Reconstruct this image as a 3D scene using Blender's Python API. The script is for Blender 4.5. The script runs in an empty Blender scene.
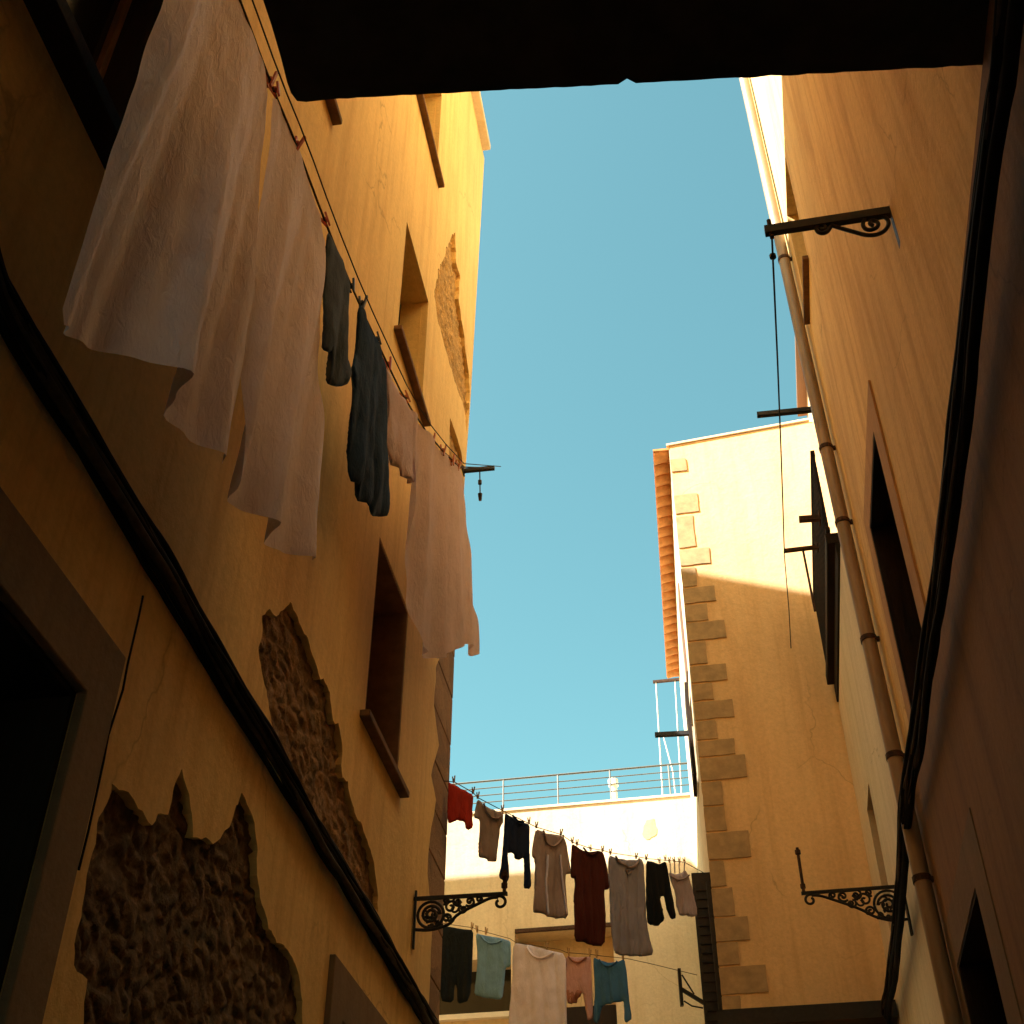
import bpy, bmesh, math, random
from mathutils import Vector, Matrix, noise
from mathutils.geometry import delaunay_2d_cdt
random.seed(7)
S = bpy.context.scene
COL = S.collection
EYE = 1.6
ZV = Vector((0, 0, 1))

# ------------------------------------------------------------------ camera
F_PX, PITCH, ROLL = 1246.06, 0.6767223, 0.0021633
cp, sp, cr, sr = math.cos(PITCH), math.sin(PITCH), math.cos(ROLL), math.sin(ROLL)
def ray(p):
    X, Y = p[0] - 512.0, 512.0 - p[1]
    X, Y = cr * X - sr * Y, sr * X + cr * Y
    return Vector((X, F_PX * cp - Y * sp, F_PX * sp + Y * cp))
cam_d = bpy.data.cameras.new("camera")
cam = bpy.data.objects.new("camera", cam_d); COL.objects.link(cam)
rx = Vector((cr, -sr * sp, sr * cp)); ry = Vector((-sr, -cr * sp, cr * cp)); rz = -Vector((0, cp, sp))
cam.matrix_world = Matrix(((rx.x, ry.x, rz.x, 0), (rx.y, ry.y, rz.y, 0), (rx.z, ry.z, rz.z, EYE), (0, 0, 0, 1)))
cam_d.sensor_width = 36; cam_d.lens = F_PX / 1024 * 36
cam_d.clip_start = 0.05; cam_d.clip_end = 2000
S.camera = cam

# ------------------------------------------------------------------ frames (walls)
AZL, AZR = 0.1513892, 0.1978472
uL = Vector((math.sin(AZL), math.cos(AZL), 0)); nL = Vector((math.cos(AZL), -math.sin(AZL), 0))
uR = Vector((math.sin(AZR), math.cos(AZR), 0)); nR = Vector((math.cos(AZR), -math.sin(AZR), 0))
class Frame:
    """P = O + U*s + N*d + Z*(h+EYE); d grows into the wall, h is measured from eye height."""
    def __init__(s, O, U, N): s.O, s.U, s.N = O, U.normalized(), N.normalized()
    def P(s, a, d, h): return s.O + s.U * a + s.N * d + Vector((0, 0, h + EYE))
    def px(s, p, d=0.0):
        v = ray(p); t = (s.O.dot(s.N) + d) / v.dot(s.N); Q = v * t
        return ((Q - s.O).dot(s.U), Q.z)
    def pts(s, ps, d=0.0): return [s.px(p, d) for p in ps]
L = Frame(-nL * 1.8, uL, -nL)
R = Frame(nR * 1.1, uR, nR)
FR = Frame(uR * 11.9, nR, uR)
BK = Frame(uR * 17.5, nR, uR)
def RP(u, v, h): return uR * u + nR * v + Vector((0, 0, h + EYE))
def vplane(A, B):
    U = Vector((B.x - A.x, B.y - A.y, 0)).normalized(); N = Vector((-U.y, U.x, 0))
    return Frame(Vector((A.x, A.y, 0)), U, N)

# ------------------------------------------------------------------ objects
ORG = {}
def thing(name, label, cat, loc, group=None):
    o = bpy.data.objects.new(name, None); COL.objects.link(o)
    o.location = loc; ORG[o] = Vector(loc); o.empty_display_size = .1
    tag(o, label, cat, group); return o
def tag(o, label, cat, group=None):
    o["label"] = label; o["category"] = cat
    if group: o["group"] = group
    return o
class MB:
    def __init__(s): s.v = []; s.f = []
    def add(s, vs, fs):
        b = len(s.v); s.v += [Vector(p) for p in vs]; s.f += [tuple(i + b for i in f) for f in fs]
        return s
    def hexa(s, p):   # 8 points: bottom quad 0-3, top quad 4-7
        return s.add(p, [(3, 2, 1, 0), (4, 5, 6, 7), (0, 1, 5, 4), (1, 2, 6, 5), (2, 3, 7, 6), (3, 0, 4, 7)])
    def fbox(s, fr, s0, s1, d0, d1, h0, h1):
        return s.hexa([fr.P(s0, d0, h0), fr.P(s1, d0, h0), fr.P(s1, d1, h0), fr.P(s0, d1, h0),
                       fr.P(s0, d0, h1), fr.P(s1, d0, h1), fr.P(s1, d1, h1), fr.P(s0, d1, h1)])
    def bar(s, A, B, w, t, up=ZV):
        A, B = Vector(A), Vector(B); x = (B - A).normalized()
        y = up.cross(x)
        if y.length < 1e-3: y = Vector((1, 0, 0)).cross(x)
        y.normalize(); z = x.cross(y)
        q = lambda P: [P + y * w / 2 - z * t / 2, P + y * w / 2 + z * t / 2, P - y * w / 2 + z * t / 2, P - y * w / 2 - z * t / 2]
        return s.hexa(q(A) + q(B))
    def tube(s, pts, r, n=8, cap=True):
        pts = [Vector(p) for p in pts]; m = len(pts)
        rs = r if isinstance(r, (list, tuple)) else [r] * m
        t0 = (pts[1] - pts[0]).normalized()
        nrm = t0.cross(ZV)
        if nrm.length < 1e-3: nrm = t0.cross(Vector((1, 0, 0)))
        nrm.normalize(); vs = []; fs = []
        for i in range(m):
            t = (pts[min(i + 1, m - 1)] - pts[max(i - 1, 0)]).normalized()
            nrm = (nrm - t * nrm.dot(t)).normalized(); b = t.cross(nrm)
            for k in range(n):
                a = 2 * math.pi * k / n
                vs.append(pts[i] + (nrm * math.cos(a) + b * math.sin(a)) * rs[i])
        for i in range(m - 1):
            for k in range(n):
                k2 = (k + 1) % n
                fs.append((i * n + k, i * n + k2, (i + 1) * n + k2, (i + 1) * n + k))
        if cap: fs += [tuple(range(n))[::-1], tuple((m - 1) * n + k for k in range(n))]
        return s.add(vs, fs)
    def prism(s, fr, poly, d0, d1):
        """closed solid: polygon (s,h) extruded from depth d0 to d1"""
        return s.panel(fr, poly, [], d0, d1)
    def panel(s, fr, outer, holes, d0, d1):
        vs = []; ed = []; loops = []
        for lp in [outer] + holes:
            b = len(vs); n = len(lp)
            vs += [Vector(p) for p in lp]; ed += [(b + i, b + (i + 1) % n) for i in range(n)]
        V, E, Fc, ov, oe, of = delaunay_2d_cdt(vs, ed, [], 0, 1e-6)
        keep = []
        for f in Fc:
            c = sum((V[i] for i in f), Vector((0, 0))) / len(f)
            if pin(c, outer) and not any(pin(c, h) for h in holes): keep.append(tuple(f))
        b = len(s.v); n = len(V)
        s.v += [fr.P(p[0], d0, p[1]) for p in V] + [fr.P(p[0], d1, p[1]) for p in V]
        cnt = {}
        for f in keep:
            s.f.append(tuple(b + i for i in f)); s.f.append(tuple(b + n + i for i in reversed(f)))
            for i in range(len(f)):
                e = (f[i], f[(i + 1) % len(f)])
                cnt[tuple(sorted(e))] = cnt.get(tuple(sorted(e)), []) + [e]
        for k, l in cnt.items():
            if len(l) == 1:
                i, j = l[0]; s.f.append((b + j, b + i, b + n + i, b + n + j))
        return s
    def build(s, name, mat, parent=None, smooth=False, recalc=True, loc=None, bevel=0):
        if parent is not None: o0 = ORG[parent]
        elif loc is not None: o0 = Vector(loc)
        else:
            xs = [p.x for p in s.v]; ys = [p.y for p in s.v]
            o0 = Vector(((min(xs) + max(xs)) / 2, (min(ys) + max(ys)) / 2, min(p.z for p in s.v)))
        me = bpy.data.meshes.new(name)
        me.from_pydata([tuple(p - o0) for p in s.v], [], s.f); me.update()
        if recalc or bevel:
            bm = bmesh.new(); bm.from_mesh(me)
            if recalc: bmesh.ops.recalc_face_normals(bm, faces=bm.faces)
            bm.to_mesh(me); bm.free()
        if smooth: me.shade_smooth()
        me.materials.append(mat)
        o = bpy.data.objects.new(name, me); COL.objects.link(o)
        if parent is not None: o.parent = parent; ORG[o] = o0
        else: o.location = o0; ORG[o] = o0
        if bevel:
            m = o.modifiers.new("bevel", 'BEVEL'); m.width = bevel; m.segments = 2; m.limit_method = 'ANGLE'
        return o
def pin(p, poly):
    x, y = p[0], p[1]; c = False; j = len(poly) - 1
    for i in range(len(poly)):
        xi, yi = poly[i][0], poly[i][1]; xj, yj = poly[j][0], poly[j][1]
        if (yi > y) != (yj > y) and x < (xj - xi) * (y - yi) / (yj - yi) + xi: c = not c
        j = i
    return c
def rect(a, b, c, d): return [(a, c), (b, c), (b, d), (a, d)]
def inset(r, e): return rect(r[0][0] + e, r[2][0] - e, r[0][1] + e, r[2][1] - e)
def chaikin(p, it=1, closed=True):
    for _ in range(it):
        q = []; n = len(p)
        for i in range(n if closed else n - 1):
            a, b = Vector(p[i]), Vector(p[(i + 1) % n]); q += [a * .75 + b * .25, a * .25 + b * .75]
        p = q if closed else [Vector(p[0])] + q + [Vector(p[-1])]
    return p
def densify(p, step, closed=True):
    q = []; n = len(p)
    for i in range(n if closed else n - 1):
        a, b = Vector(p[i]), Vector(p[(i + 1) % n]); k = max(1, int((b - a).length / step))
        q += [a.lerp(b, j / k) for j in range(k)]
    if not closed: q.append(Vector(p[-1]))
    return q
def rough_poly(p, step, amp, seed):
    q = densify([Vector(a) for a in p], step)
    return [a + Vector((noise.noise(Vector((a.x * 9, a.y * 9, seed))), noise.noise(Vector((a.x * 9, a.y * 9, seed + 40))))) * amp
            + Vector((noise.noise(Vector((a.x * 40, a.y * 40, seed))), noise.noise(Vector((a.x * 40, a.y * 40, seed + 9))))) * amp * .4 for a in q]

# ------------------------------------------------------------------ materials
def nodes(name):
    m = bpy.data.materials.new(name); m.use_nodes = True; nt = m.node_tree
    return m, nt, nt.nodes["Principled BSDF"], nt.nodes["Material Output"]
def N(nt, t, **kw):
    n = nt.nodes.new(t)
    for k, v in kw.items():
        if k in n.inputs.keys(): n.inputs[k].default_value = v
        else: setattr(n, k, v)
    return n
def coords(nt, scale=(1, 1, 1), rot=(0, 0, 0)):
    tc = nt.nodes.new("ShaderNodeTexCoord"); mp = nt.nodes.new("ShaderNodeMapping")
    nt.links.new(tc.outputs["Object"], mp.inputs["Vector"]); mp.inputs["Scale"].default_value = scale; mp.inputs["Rotation"].default_value = rot
    return mp.outputs["Vector"]
def ramp(nt, fac, stops):
    r = nt.nodes.new("ShaderNodeValToRGB"); e = r.color_ramp.elements
    while len(e) < len(stops): e.new(.5)
    for i, (p, c) in enumerate(stops): e[i].position = p; e[i].color = (*c, 1) if len(c) == 3 else c
    nt.links.new(fac, r.inputs["Fac"]); return r.outputs["Color"]
def mix(nt, fac, a, b, mode='MIX'):
    m = nt.nodes.new("ShaderNodeMix"); m.data_type = 'RGBA'; m.blend_type = mode
    for sock, val in ((m.inputs[0], fac), (m.inputs[6], a), (m.inputs[7], b)):
        if hasattr(val, "is_output"): nt.links.new(val, sock)
        else: sock.default_value = val if isinstance(val, float) else (*val, 1)
    return m.outputs[2]
def scl(c, k): return tuple(min(1, x * k) for x in c)
def bump(nt, bs, h, strength, dist=.01, prev=None):
    b = nt.nodes.new("ShaderNodeBump"); b.inputs["Strength"].default_value = strength; b.inputs["Distance"].default_value = dist
    nt.links.new(h, b.inputs["Height"])
    if prev: nt.links.new(prev, b.inputs["Normal"])
    nt.links.new(b.outputs["Normal"], bs.inputs["Normal"]); return b.outputs["Normal"]
def plaster(name, c, dark=None, streak=.5, rough=.9, warm=None):
    m, nt, bs, out = nodes(name); L_ = nt.links
    dark = dark or scl(c, .62)
    n1 = N(nt, "ShaderNodeTexNoise", Scale=1.0, Detail=6.0, Roughness=.6); L_.new(coords(nt, (.7, .7, .5)), n1.inputs["Vector"])
    n2 = N(nt, "ShaderNodeTexNoise", Scale=3.0, Detail=7.0, Roughness=.65); L_.new(coords(nt, (1.6, 1.6, .18)), n2.inputs["Vector"])
    n3 = N(nt, "ShaderNodeTexNoise", Scale=28.0, Detail=6.0, Roughness=.7); L_.new(coords(nt), n3.inputs["Vector"])
    base = mix(nt, ramp(nt, n1.outputs["Fac"], [(.35, (0, 0, 0)), (.68, (1, 1, 1))]), scl(c, .9), scl(c, 1.08))
    st = ramp(nt, n2.outputs["Fac"], [(.46, (0, 0, 0)), (.72, (streak, streak, streak))])
    base = mix(nt, st, base, dark)
    sp_ = ramp(nt, n3.outputs["Fac"], [(.3, (.86, .86, .86)), (.62, (1, 1, 1))])
    base = mix(nt, 1.0, base, sp_, 'MULTIPLY')
    wv = N(nt, "ShaderNodeTexNoise", Scale=2.2, Detail=4.0); L_.new(coords(nt), wv.inputs["Vector"])
    ad = nt.nodes.new("ShaderNodeVectorMath"); ad.operation = 'MULTIPLY_ADD'; ad.inputs[1].default_value = (.5, .5, .5)
    L_.new(wv.outputs["Color"], ad.inputs[0]); L_.new(coords(nt), ad.inputs[2])
    vc = N(nt, "ShaderNodeTexVoronoi", feature='DISTANCE_TO_EDGE', Scale=.75); L_.new(ad.outputs[0], vc.inputs["Vector"])
    ck = ramp(nt, vc.outputs["Distance"], [(0, (1, 1, 1)), (.006, (0, 0, 0))])
    mk = N(nt, "ShaderNodeTexNoise", Scale=.9, Detail=3.0); L_.new(coords(nt), mk.inputs["Vector"])
    ck = mix(nt, 1.0, ck, ramp(nt, mk.outputs["Fac"], [(.52, (0, 0, 0)), (.6, (.55, .55, .55))]), 'MULTIPLY')
    base = mix(nt, ck, base, scl(dark, .55))
    ns = N(nt, "ShaderNodeTexNoise", Scale=5.0, Detail=8.0, Roughness=.7); L_.new(coords(nt, (2.2, 2.2, .10)), ns.inputs["Vector"])
    base = mix(nt, ramp(nt, ns.outputs["Fac"], [(.52, (0, 0, 0)), (.70, (streak * .8, streak * .8, streak * .8))]), base, scl(dark, .85))
    L_.new(base, bs.inputs["Base Color"]); bs.inputs["Roughness"].default_value = rough
    nb = N(nt, "ShaderNodeTexNoise", Scale=7.0, Detail=8.0, Roughness=.62); L_.new(coords(nt), nb.inputs["Vector"])
    p = bump(nt, bs, nb.outputs["Fac"], .35, .02)
    bump(nt, bs, n3.outputs["Fac"], .25, .006, p)
    return m
def masonry(name, c1, c2, c3, scale=7.0):
    m, nt, bs, out = nodes(name); L_ = nt.links
    v = N(nt, "ShaderNodeTexVoronoi", Scale=scale); L_.new(coords(nt, (1, 1, 1.5)), v.inputs["Vector"])
    n = N(nt, "ShaderNodeTexNoise", Scale=24.0, Detail=8.0, Roughness=.75); L_.new(coords(nt), n.inputs["Vector"])
    n2 = N(nt, "ShaderNodeTexNoise", Scale=3.0, Detail=5.0); L_.new(coords(nt), n2.inputs["Vector"])
    a = ramp(nt, n.outputs["Fac"], [(.3, c1), (.5, c2), (.68, c3)])
    a = mix(nt, ramp(nt, n2.outputs["Fac"], [(.4, (0, 0, 0)), (.65, (.5, .5, .5))]), a, c2)
    vc = nt.nodes.new("ShaderNodeSeparateColor"); L_.new(v.outputs["Color"], vc.inputs[0])
    a = mix(nt, 1.0, a, ramp(nt, vc.outputs[0], [(0, (.6, .6, .6)), (1, (1, 1, 1))]), 'MULTIPLY')
    L_.new(a, bs.inputs["Base Color"]); bs.inputs["Roughness"].default_value = .95
    p = bump(nt, bs, n.outputs["Fac"], .8, .03)
    return m
def simple(name, c, rough=.6, metal=0.0, var=.25, scale=12.0, bs_=.15, dist=.004, stretch=(1, 1, 1)):
    m, nt, bs, out = nodes(name)
    n = N(nt, "ShaderNodeTexNoise", Scale=scale, Detail=6.0, Roughness=.65); nt.links.new(coords(nt, stretch), n.inputs["Vector"])
    nt.links.new(ramp(nt, n.outputs["Fac"], [(.3, scl(c, 1 - var)), (.7, scl(c, 1 + var))]), bs.inputs["Base Color"])
    bs.inputs["Roughness"].default_value = rough; bs.inputs["Metallic"].default_value = metal
    if rough > .6: bs.inputs["Specular IOR Level"].default_value = .2
    bump(nt, bs, n.outputs["Fac"], bs_, dist); return m
def fabric(name, c, trans=.25, crinkle=.6, cscale=30.0, var=.1, stripes=None):
    m, nt, bs, out = nodes(name); L_ = nt.links
    n = N(nt, "ShaderNodeTexNoise", Scale=6.0, Detail=5.0); L_.new(coords(nt), n.inputs["Vector"])
    colr = ramp(nt, n.outputs["Fac"], [(.3, scl(c, 1 - var)), (.7, scl(c, 1 + var))])
    if stripes:
        pass
    L_.new(colr, bs.inputs["Base Color"]); bs.inputs["Roughness"].default_value = .95
    bs.inputs["Specular IOR Level"].default_value = .15
    w = N(nt, "ShaderNodeTexNoise", Scale=cscale, Detail=4.0, Roughness=.6, Distortion=.6); L_.new(coords(nt, (1, 1, .35)), w.inputs["Vector"])
    b1 = bump(nt, bs, w.outputs["Fac"], min(1, crinkle * 1.4), .018)
    w2 = N(nt, "ShaderNodeTexNoise", Scale=cscale * 7, Detail=2.0); L_.new(coords(nt), w2.inputs["Vector"])
    b2 = bump(nt, bs, w2.outputs["Fac"], .25, .002, b1)
    if trans > 0:
        tr = nt.nodes.new("ShaderNodeBsdfTranslucent"); L_.new(colr, tr.inputs["Color"]); L_.new(b2, tr.inputs["Normal"])
        ms = nt.nodes.new("ShaderNodeMixShader"); ms.inputs[0].default_value = trans
        L_.new(bs.outputs[0], ms.inputs[1]); L_.new(tr.outputs[0], ms.inputs[2]); L_.new(ms.outputs[0], out.inputs["Surface"])
    return m

M = {}
M['ochreL'] = plaster("plaster_ochre_left", (.85, .595, .225), (.62, .36, .105), .55)
M['ochreR'] = plaster("plaster_ochre_right", (.90, .65, .28), (.62, .36, .12), .8)
M['dado_shade'] = plaster('plaster_brown_shaded_lower_wall', (.27, .145, .06), (.15, .075, .035), .6)  # brown paint, deepened to carry the shade under the slab
M['beige'] = plaster("plaster_beige", (.66, .49, .29), (.44, .29, .15), .45)
M['front'] = plaster("plaster_corner_house", (.87, .585, .285), (.66, .38, .155), .45)
M['cream'] = plaster("plaster_cream", (.74, .60, .41), (.56, .40, .23), .4)
M['creamface'] = plaster("plaster_side_face", (.76, .63, .42), (.48, .33, .17), .5)
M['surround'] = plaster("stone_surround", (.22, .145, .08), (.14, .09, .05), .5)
M['surroundR'] = plaster("painted_surround", (.56, .33, .13), (.36, .19, .07), .5)
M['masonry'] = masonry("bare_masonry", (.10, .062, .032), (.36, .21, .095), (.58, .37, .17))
M['masonry_shaded'] = masonry('shaded_bare_masonry', (.05, .032, .018), (.19, .115, .055), (.36, .24, .12))  # darker copy for the nearest patch, shade put into its colour
M['masonry_up'] = masonry("bare_render", (.42, .24, .07), (.64, .38, .12), (.74, .48, .18), 11.0)
M['cornerstone'] = masonry("corner_stone", (.26, .145, .06), (.36, .2, .085), (.42, .25, .11), 3.0)
M['quoin'] = simple("quoin_stone", (.43, .30, .16), .9, 0, .22, 9.0, .4, .01)
M['stain'] = plaster("old_mortar", (.62, .45, .23), (.5, .34, .15), .5)
M['iron'] = simple("black_iron", (.018, .015, .013), .55, .4, .4, 30.0, .3)
M['rust'] = simple("rusty_iron", (.07, .035, .02), .75, .2, .4, 30.0, .3)
M['cable'] = simple("black_cable", (.007, .006, .006), .95, 0, .4, 20.0, .2)
M['cable_g'] = simple("grey_cable", (.055, .042, .03), .7, 0, .4, 20.0, .2)
M['pipe'] = simple("zinc_pipe", (.27, .195, .125), .55, .3, .25, 10.0, .2, .003, (1, 1, .2))
M['wood_dark'] = simple("dark_wood", (.022, .013, .008), .85, 0, .4, 18.0, .3, .004, (6, 6, .6))
M['wood_sill'] = simple("sill_stone", (.17, .095, .045), .85, 0, .3, 14.0, .3)
M['wood_shutter'] = simple("brown_shutter", (.16, .085, .045), .6, 0, .3, 18.0, .3, .004, (6, 6, .6))
M['lin_brown'] = simple('brown_lining', (.22, .11, .05), .8, 0, .25, 10.0, .2)
M['door'] = simple("door_wood", (.016, .012, .009), .7, 0, .3, 12.0, .3, .004, (6, 6, .5))
M['glass'] = simple("dark_glass", (.012, .012, .012), .12, 0, .1, 4.0, .02)
M['slab'] = simple("dark_concrete", (.03, .026, .022), .95, 0, .3, 6.0, .5, .01)  # even near-black concrete for the overhead slab
M['tile'] = simple("terracotta", (.62, .28, .095), .85, 0, .28, 9.0, .3)
M['white_metal'] = simple("white_metal", (.75, .7, .6), .5, 0, .1, 9.0, .1)
M['steel'] = simple("grey_rail", (.12, .12, .11), .5, .5, .2, 20.0, .1)
M['rope'] = simple("rope", (.05, .04, .03), .9, 0, .3, 60.0, .3)
M['peg_red'] = simple("red_plastic", (.50, .07, .03), .4, 0, .15, 30.0, .05)
M['peg_dark'] = simple("dark_plastic", (.03, .035, .04), .4, 0, .15, 30.0, .05)
M['peg_orange'] = simple("orange_plastic", (.55, .17, .05), .4, 0, .15, 30.0, .05)
M['peg_wood'] = simple("peg_wood", (.42, .28, .15), .8, 0, .2, 40.0, .2)
M['paving'] = simple("stone_paving", (.22, .17, .12), .85, 0, .3, 3.0, .4, .02)
M['roofing'] = simple("shadow_roof", (.35, .22, .13), .9, 0, .3, 4.0, .3)

# ------------------------------------------------------------------ light
SK, SE = 0.6, 1.25
sun_dir = (-uR * SK - nR + ZV * SE).normalized()
sun = bpy.data.objects.new("sun", bpy.data.lights.new("sun", 'SUN')); COL.objects.link(sun)
sun.data.energy = 5.0; sun.data.angle = math.radians(.53); sun.data.color = (1, .93, .83)
sun.rotation_euler = sun_dir.to_track_quat('Z', 'Y').to_euler()
W = bpy.data.worlds.new("World"); S.world = W; W.use_nodes = True; nt = W.node_tree
bg = nt.nodes["Background"]; sky = nt.nodes.new("ShaderNodeTexSky"); sky.sky_type = 'NISHITA'; sky.sun_disc = False
sky.sun_elevation = math.asin(sun_dir.z); sky.sun_rotation = math.atan2(sun_dir.x, sun_dir.y)
sky.air_density = 1.0; sky.dust_density = 1.2; sky.ozone_density = 1.0
wb = mix(nt, 1.0, sky.outputs[0], (.63, .97, .66), 'MULTIPLY')
nt.links.new(wb, bg.inputs["Color"]); bg.inputs["Strength"].default_value = .085
S.view_settings.view_transform = 'Standard'; S.view_settings.look = 'None'
S.view_settings.exposure = 2.12; S.view_settings.gamma = 1
S.cycles.max_bounces = 10; S.cycles.diffuse_bounces = 7

# ------------------------------------------------------------------ ground
g = MB().add([(-80, -80, 0), (80, -80, 0), (80, 120, 0), (-80, 120, 0)], [(0, 1, 2, 3)]).build("ground", M['paving'], recalc=False)
g["kind"] = "structure"

# ------------------------------------------------------------------ windows
def window(parent, fr, r, depth, frame_m, sill=None, sill_m=None, shift=0.0):
    (a, c), (b, d) = r[0], r[2]
    w = MB(); t = .06
    w.panel(fr, rect(a, b, c, d), [rect(a + t, b - t, c + t, (c + d) / 2 - .02 + 0), rect(a + t, b - t, (c + d) / 2 + .03, d - t)], depth, depth + .06)
    o = w.build("window", frame_m, parent, bevel=.004)
    MB().fbox(fr, a + .01, b - .01, depth + .03, depth + .05, c + .01, d - .01).build("pane", M['glass'], o)
    if sill:
        (e, pr, th) = sill
        MB().fbox(fr, a - e, b + e, -pr, depth - .002, c - th, c - .001).build("sill", sill_m, o, bevel=.006)
    return o

# ------------------------------------------------------------------ LEFT HOUSE
lh = thing("ochre_house", "tall ochre house on the left with peeling plaster, recessed windows and a dark doorway", "house", L.P(4, 3, -EYE))
k = 1.8
wins_L = []
for h0, h1 in ((3.58, 4.90), (6.78, 8.10), (9.86, 11.2)):
    wins_L.append(rect(3.42 * k, 3.90 * k, h0, h1))
near_L = [rect(3.35, 4.24, 6.80, 8.12), rect(3.35, 4.24, 9.86, 11.2)]
dwin = rect(.7, 2.62, 3.72, 5.35)
door = rect(.5, 3.06, -EYE + .02, 1.94)
d2a = L.px((330, 954)); d2i = L.px((334, 1018))
door2 = rect(d2a[0] + .22, d2a[0] + 1.75, -EYE + .02, d2i[1])
pA = L.pts([(290, 602), (283, 610), (276, 617), (270, 608), (263, 617), (259, 650), (266, 690), (276, 740), (287, 772), (299, 800), (318, 833), (340, 868), (357, 895), (371, 911), (378, 913), (378, 893), (374, 862), (366, 836), (352, 806), (348, 783), (342, 778), (342, 745), (340, 727), (333, 719), (330, 694), (320, 675), (313, 653), (302, 627)])
pB = L.pts([(182, 771), (172, 788), (168, 808), (150, 822), (133, 800), (113, 783), (100, 820), (92, 860), (80, 905), (74, 960), (84, 985), (84, 1040), (305, 1050), (302, 1000), (296, 962), (282, 945), (268, 930), (262, 905), (256, 860), (255, 820), (246, 795), (242, 790), (238, 800), (230, 830), (214, 838), (205, 842), (196, 835), (194, 812), (190, 790)])
pC = L.pts([(455, 232), (456, 262), (460, 275), (459, 300), (463, 330), (469, 375), (470, 400), (467, 432), (464, 408), (456, 385), (446, 352), (438, 320), (434, 296), (438, 272), (444, 258), (447, 245)])
pD = L.pts([(450, 417), (455, 432), (461, 450), (464, 472), (449, 466)])
pA = rough_poly(pA, .03, .035, 1); pB = rough_poly(pB, .03, .035, 2); pC = rough_poly(pC, .04, .05, 3); pD = rough_poly(pD, .04, .03, 4)
corner = [L.px(p) for p in ((441, 1024), (446.3, 900), (451, 785), (457, 640), (470.5, 400), (484.5, 155))]
def corner_u(h):
    for (a, b) in zip(corner, corner[1:]):
        if a[1] <= h <= b[1]: return a[0] + (b[0] - a[0]) * (h - a[1]) / (b[1] - a[1])
    return corner[0][0] if h < corner[0][1] else corner[-1][0]
TOP = 13.45
strip = densify([Vector(p) for p in L.pts([(428, 1024), (431, 960), (432, 915), (427, 872), (430, 838), (436, 800), (431, 775), (439, 745), (434, 705), (436, 668), (446, 640), (452, 610), (457, 590)])], .05, False)
strip = [a + Vector((.03 * noise.noise(Vector((a.y * 6, 3, 1))), 0)) for a in strip]
b_lo = strip[0]
outer_p = [(-10, -EYE), (b_lo.x - .05, -EYE), (b_lo.x - .05, b_lo.y - .05)] + [tuple(p) for p in strip] + [tuple(c) for c in corner if c[1] > strip[-1].y] + [(corner_u(TOP), TOP), (-10, TOP)]
outer_c = [(-10, -EYE), (corner[0][0], -EYE)] + [tuple(c) for c in corner] + [(corner_u(TOP), TOP), (-10, TOP)]
whL = wins_L + near_L + [dwin, door, door2]
PT = .06
wl = MB().panel(L, outer_p, whL + [pA, pB, pC, pD], 0, PT)
wl.panel(L, outer_c, [inset(r, .004) for r in whL], PT - .003, .5)
wl.fbox(L, -10, 9.2, .55, 8, -EYE, TOP - .05)
wl.build("wall", M['ochreL'], lh)
MB().prism(Frame(L.O + uL * 4, -nL, uL), [(.5, TOP - .04), (1.0, 13.80), (4.7, 15.41), (7.9, 15.41), (7.9, TOP - .04)], 0, 5.2).build("roof", M['roofing'], lh)  # unseen roof, pitch shaped to cast the corner house's shadow edge
MB().fbox(Frame(L.O, uL, -nL), -10, corner_u(13.3) - .10, -.10, .4, TOP + .002, TOP + .10).build("cornice", M['cream'], lh, bevel=.01)
# unseen box across the yard, added to cast the back wall's shadow
MB().add([RP(10.6, -4.2, -EYE), RP(15.5, -4.2, -EYE), RP(15.5, -9, -EYE), RP(10.6, -9, -EYE), RP(10.6, -4.2, 11.6), RP(15.5, -4.2, 11.6), RP(15.5, -9, 11.6), RP(10.6, -9, 11.6)],
         [(3, 2, 1, 0), (4, 5, 6, 7), (0, 1, 5, 4), (1, 2, 6, 5), (2, 3, 7, 6), (3, 0, 4, 7)]).build("yard_shadow_box", M['ochreL'], lh)
def relief(fr, poly, res, lo, amp, seed, name, mat, parent, sc=9.0):
    us = [p[0] for p in poly]; hs = [p[1] for p in poly]
    a, b, c, d = min(us) - .06, max(us) + .06, min(hs) - .06, max(hs) + .06
    nx, ny = int((b - a) / res) + 1, int((d - c) / res) + 1; mb = MB(); idx = {}
    def vid(i, j):
        if (i, j) not in idx:
            u, h = a + i * res, c + j * res; q = Vector((u * sc, h * sc * 1.3, seed))
            q = q + Vector((noise.noise(q * .8), noise.noise(q * .8 + Vector((9, 9, 9))), 0)) * .5; f1 = noise.voronoi(q)[0]; n = min(1, (f1[1] - f1[0]) * 2.6) * .6 + .45 * (noise.fractal(q * 2.6, .8, 2.0, 5) * .5 + .5) - .1
            n += .3 * noise.noise(q * .3) + .2 * noise.noise(q * 3.7)
            idx[(i, j)] = len(mb.v); mb.v.append(fr.P(u, lo - amp * max(0, min(1, n)), h))
        return idx[(i, j)]
    for i in range(nx):
        for j in range(ny):
            ctr = (a + (i + .5) * res, c + (j + .5) * res)
            if pin(ctr, poly) or any(pin((ctr[0] + e * .05, ctr[1] + f * .05), poly) for e, f in ((1, 0), (-1, 0), (0, 1), (0, -1))):
                mb.f.append((vid(i, j), vid(i + 1, j), vid(i + 1, j + 1), vid(i, j + 1)))
    return mb.build(name, mat, parent, smooth=True, recalc=True)
relief(L, pA, .014, PT - .016, .027, 3.3, "exposed_masonry", M['masonry'], lh)
relief(L, pB, .014, PT - .016, .027, 7.1, "exposed_masonry", M['masonry_shaded'], lh)
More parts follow.
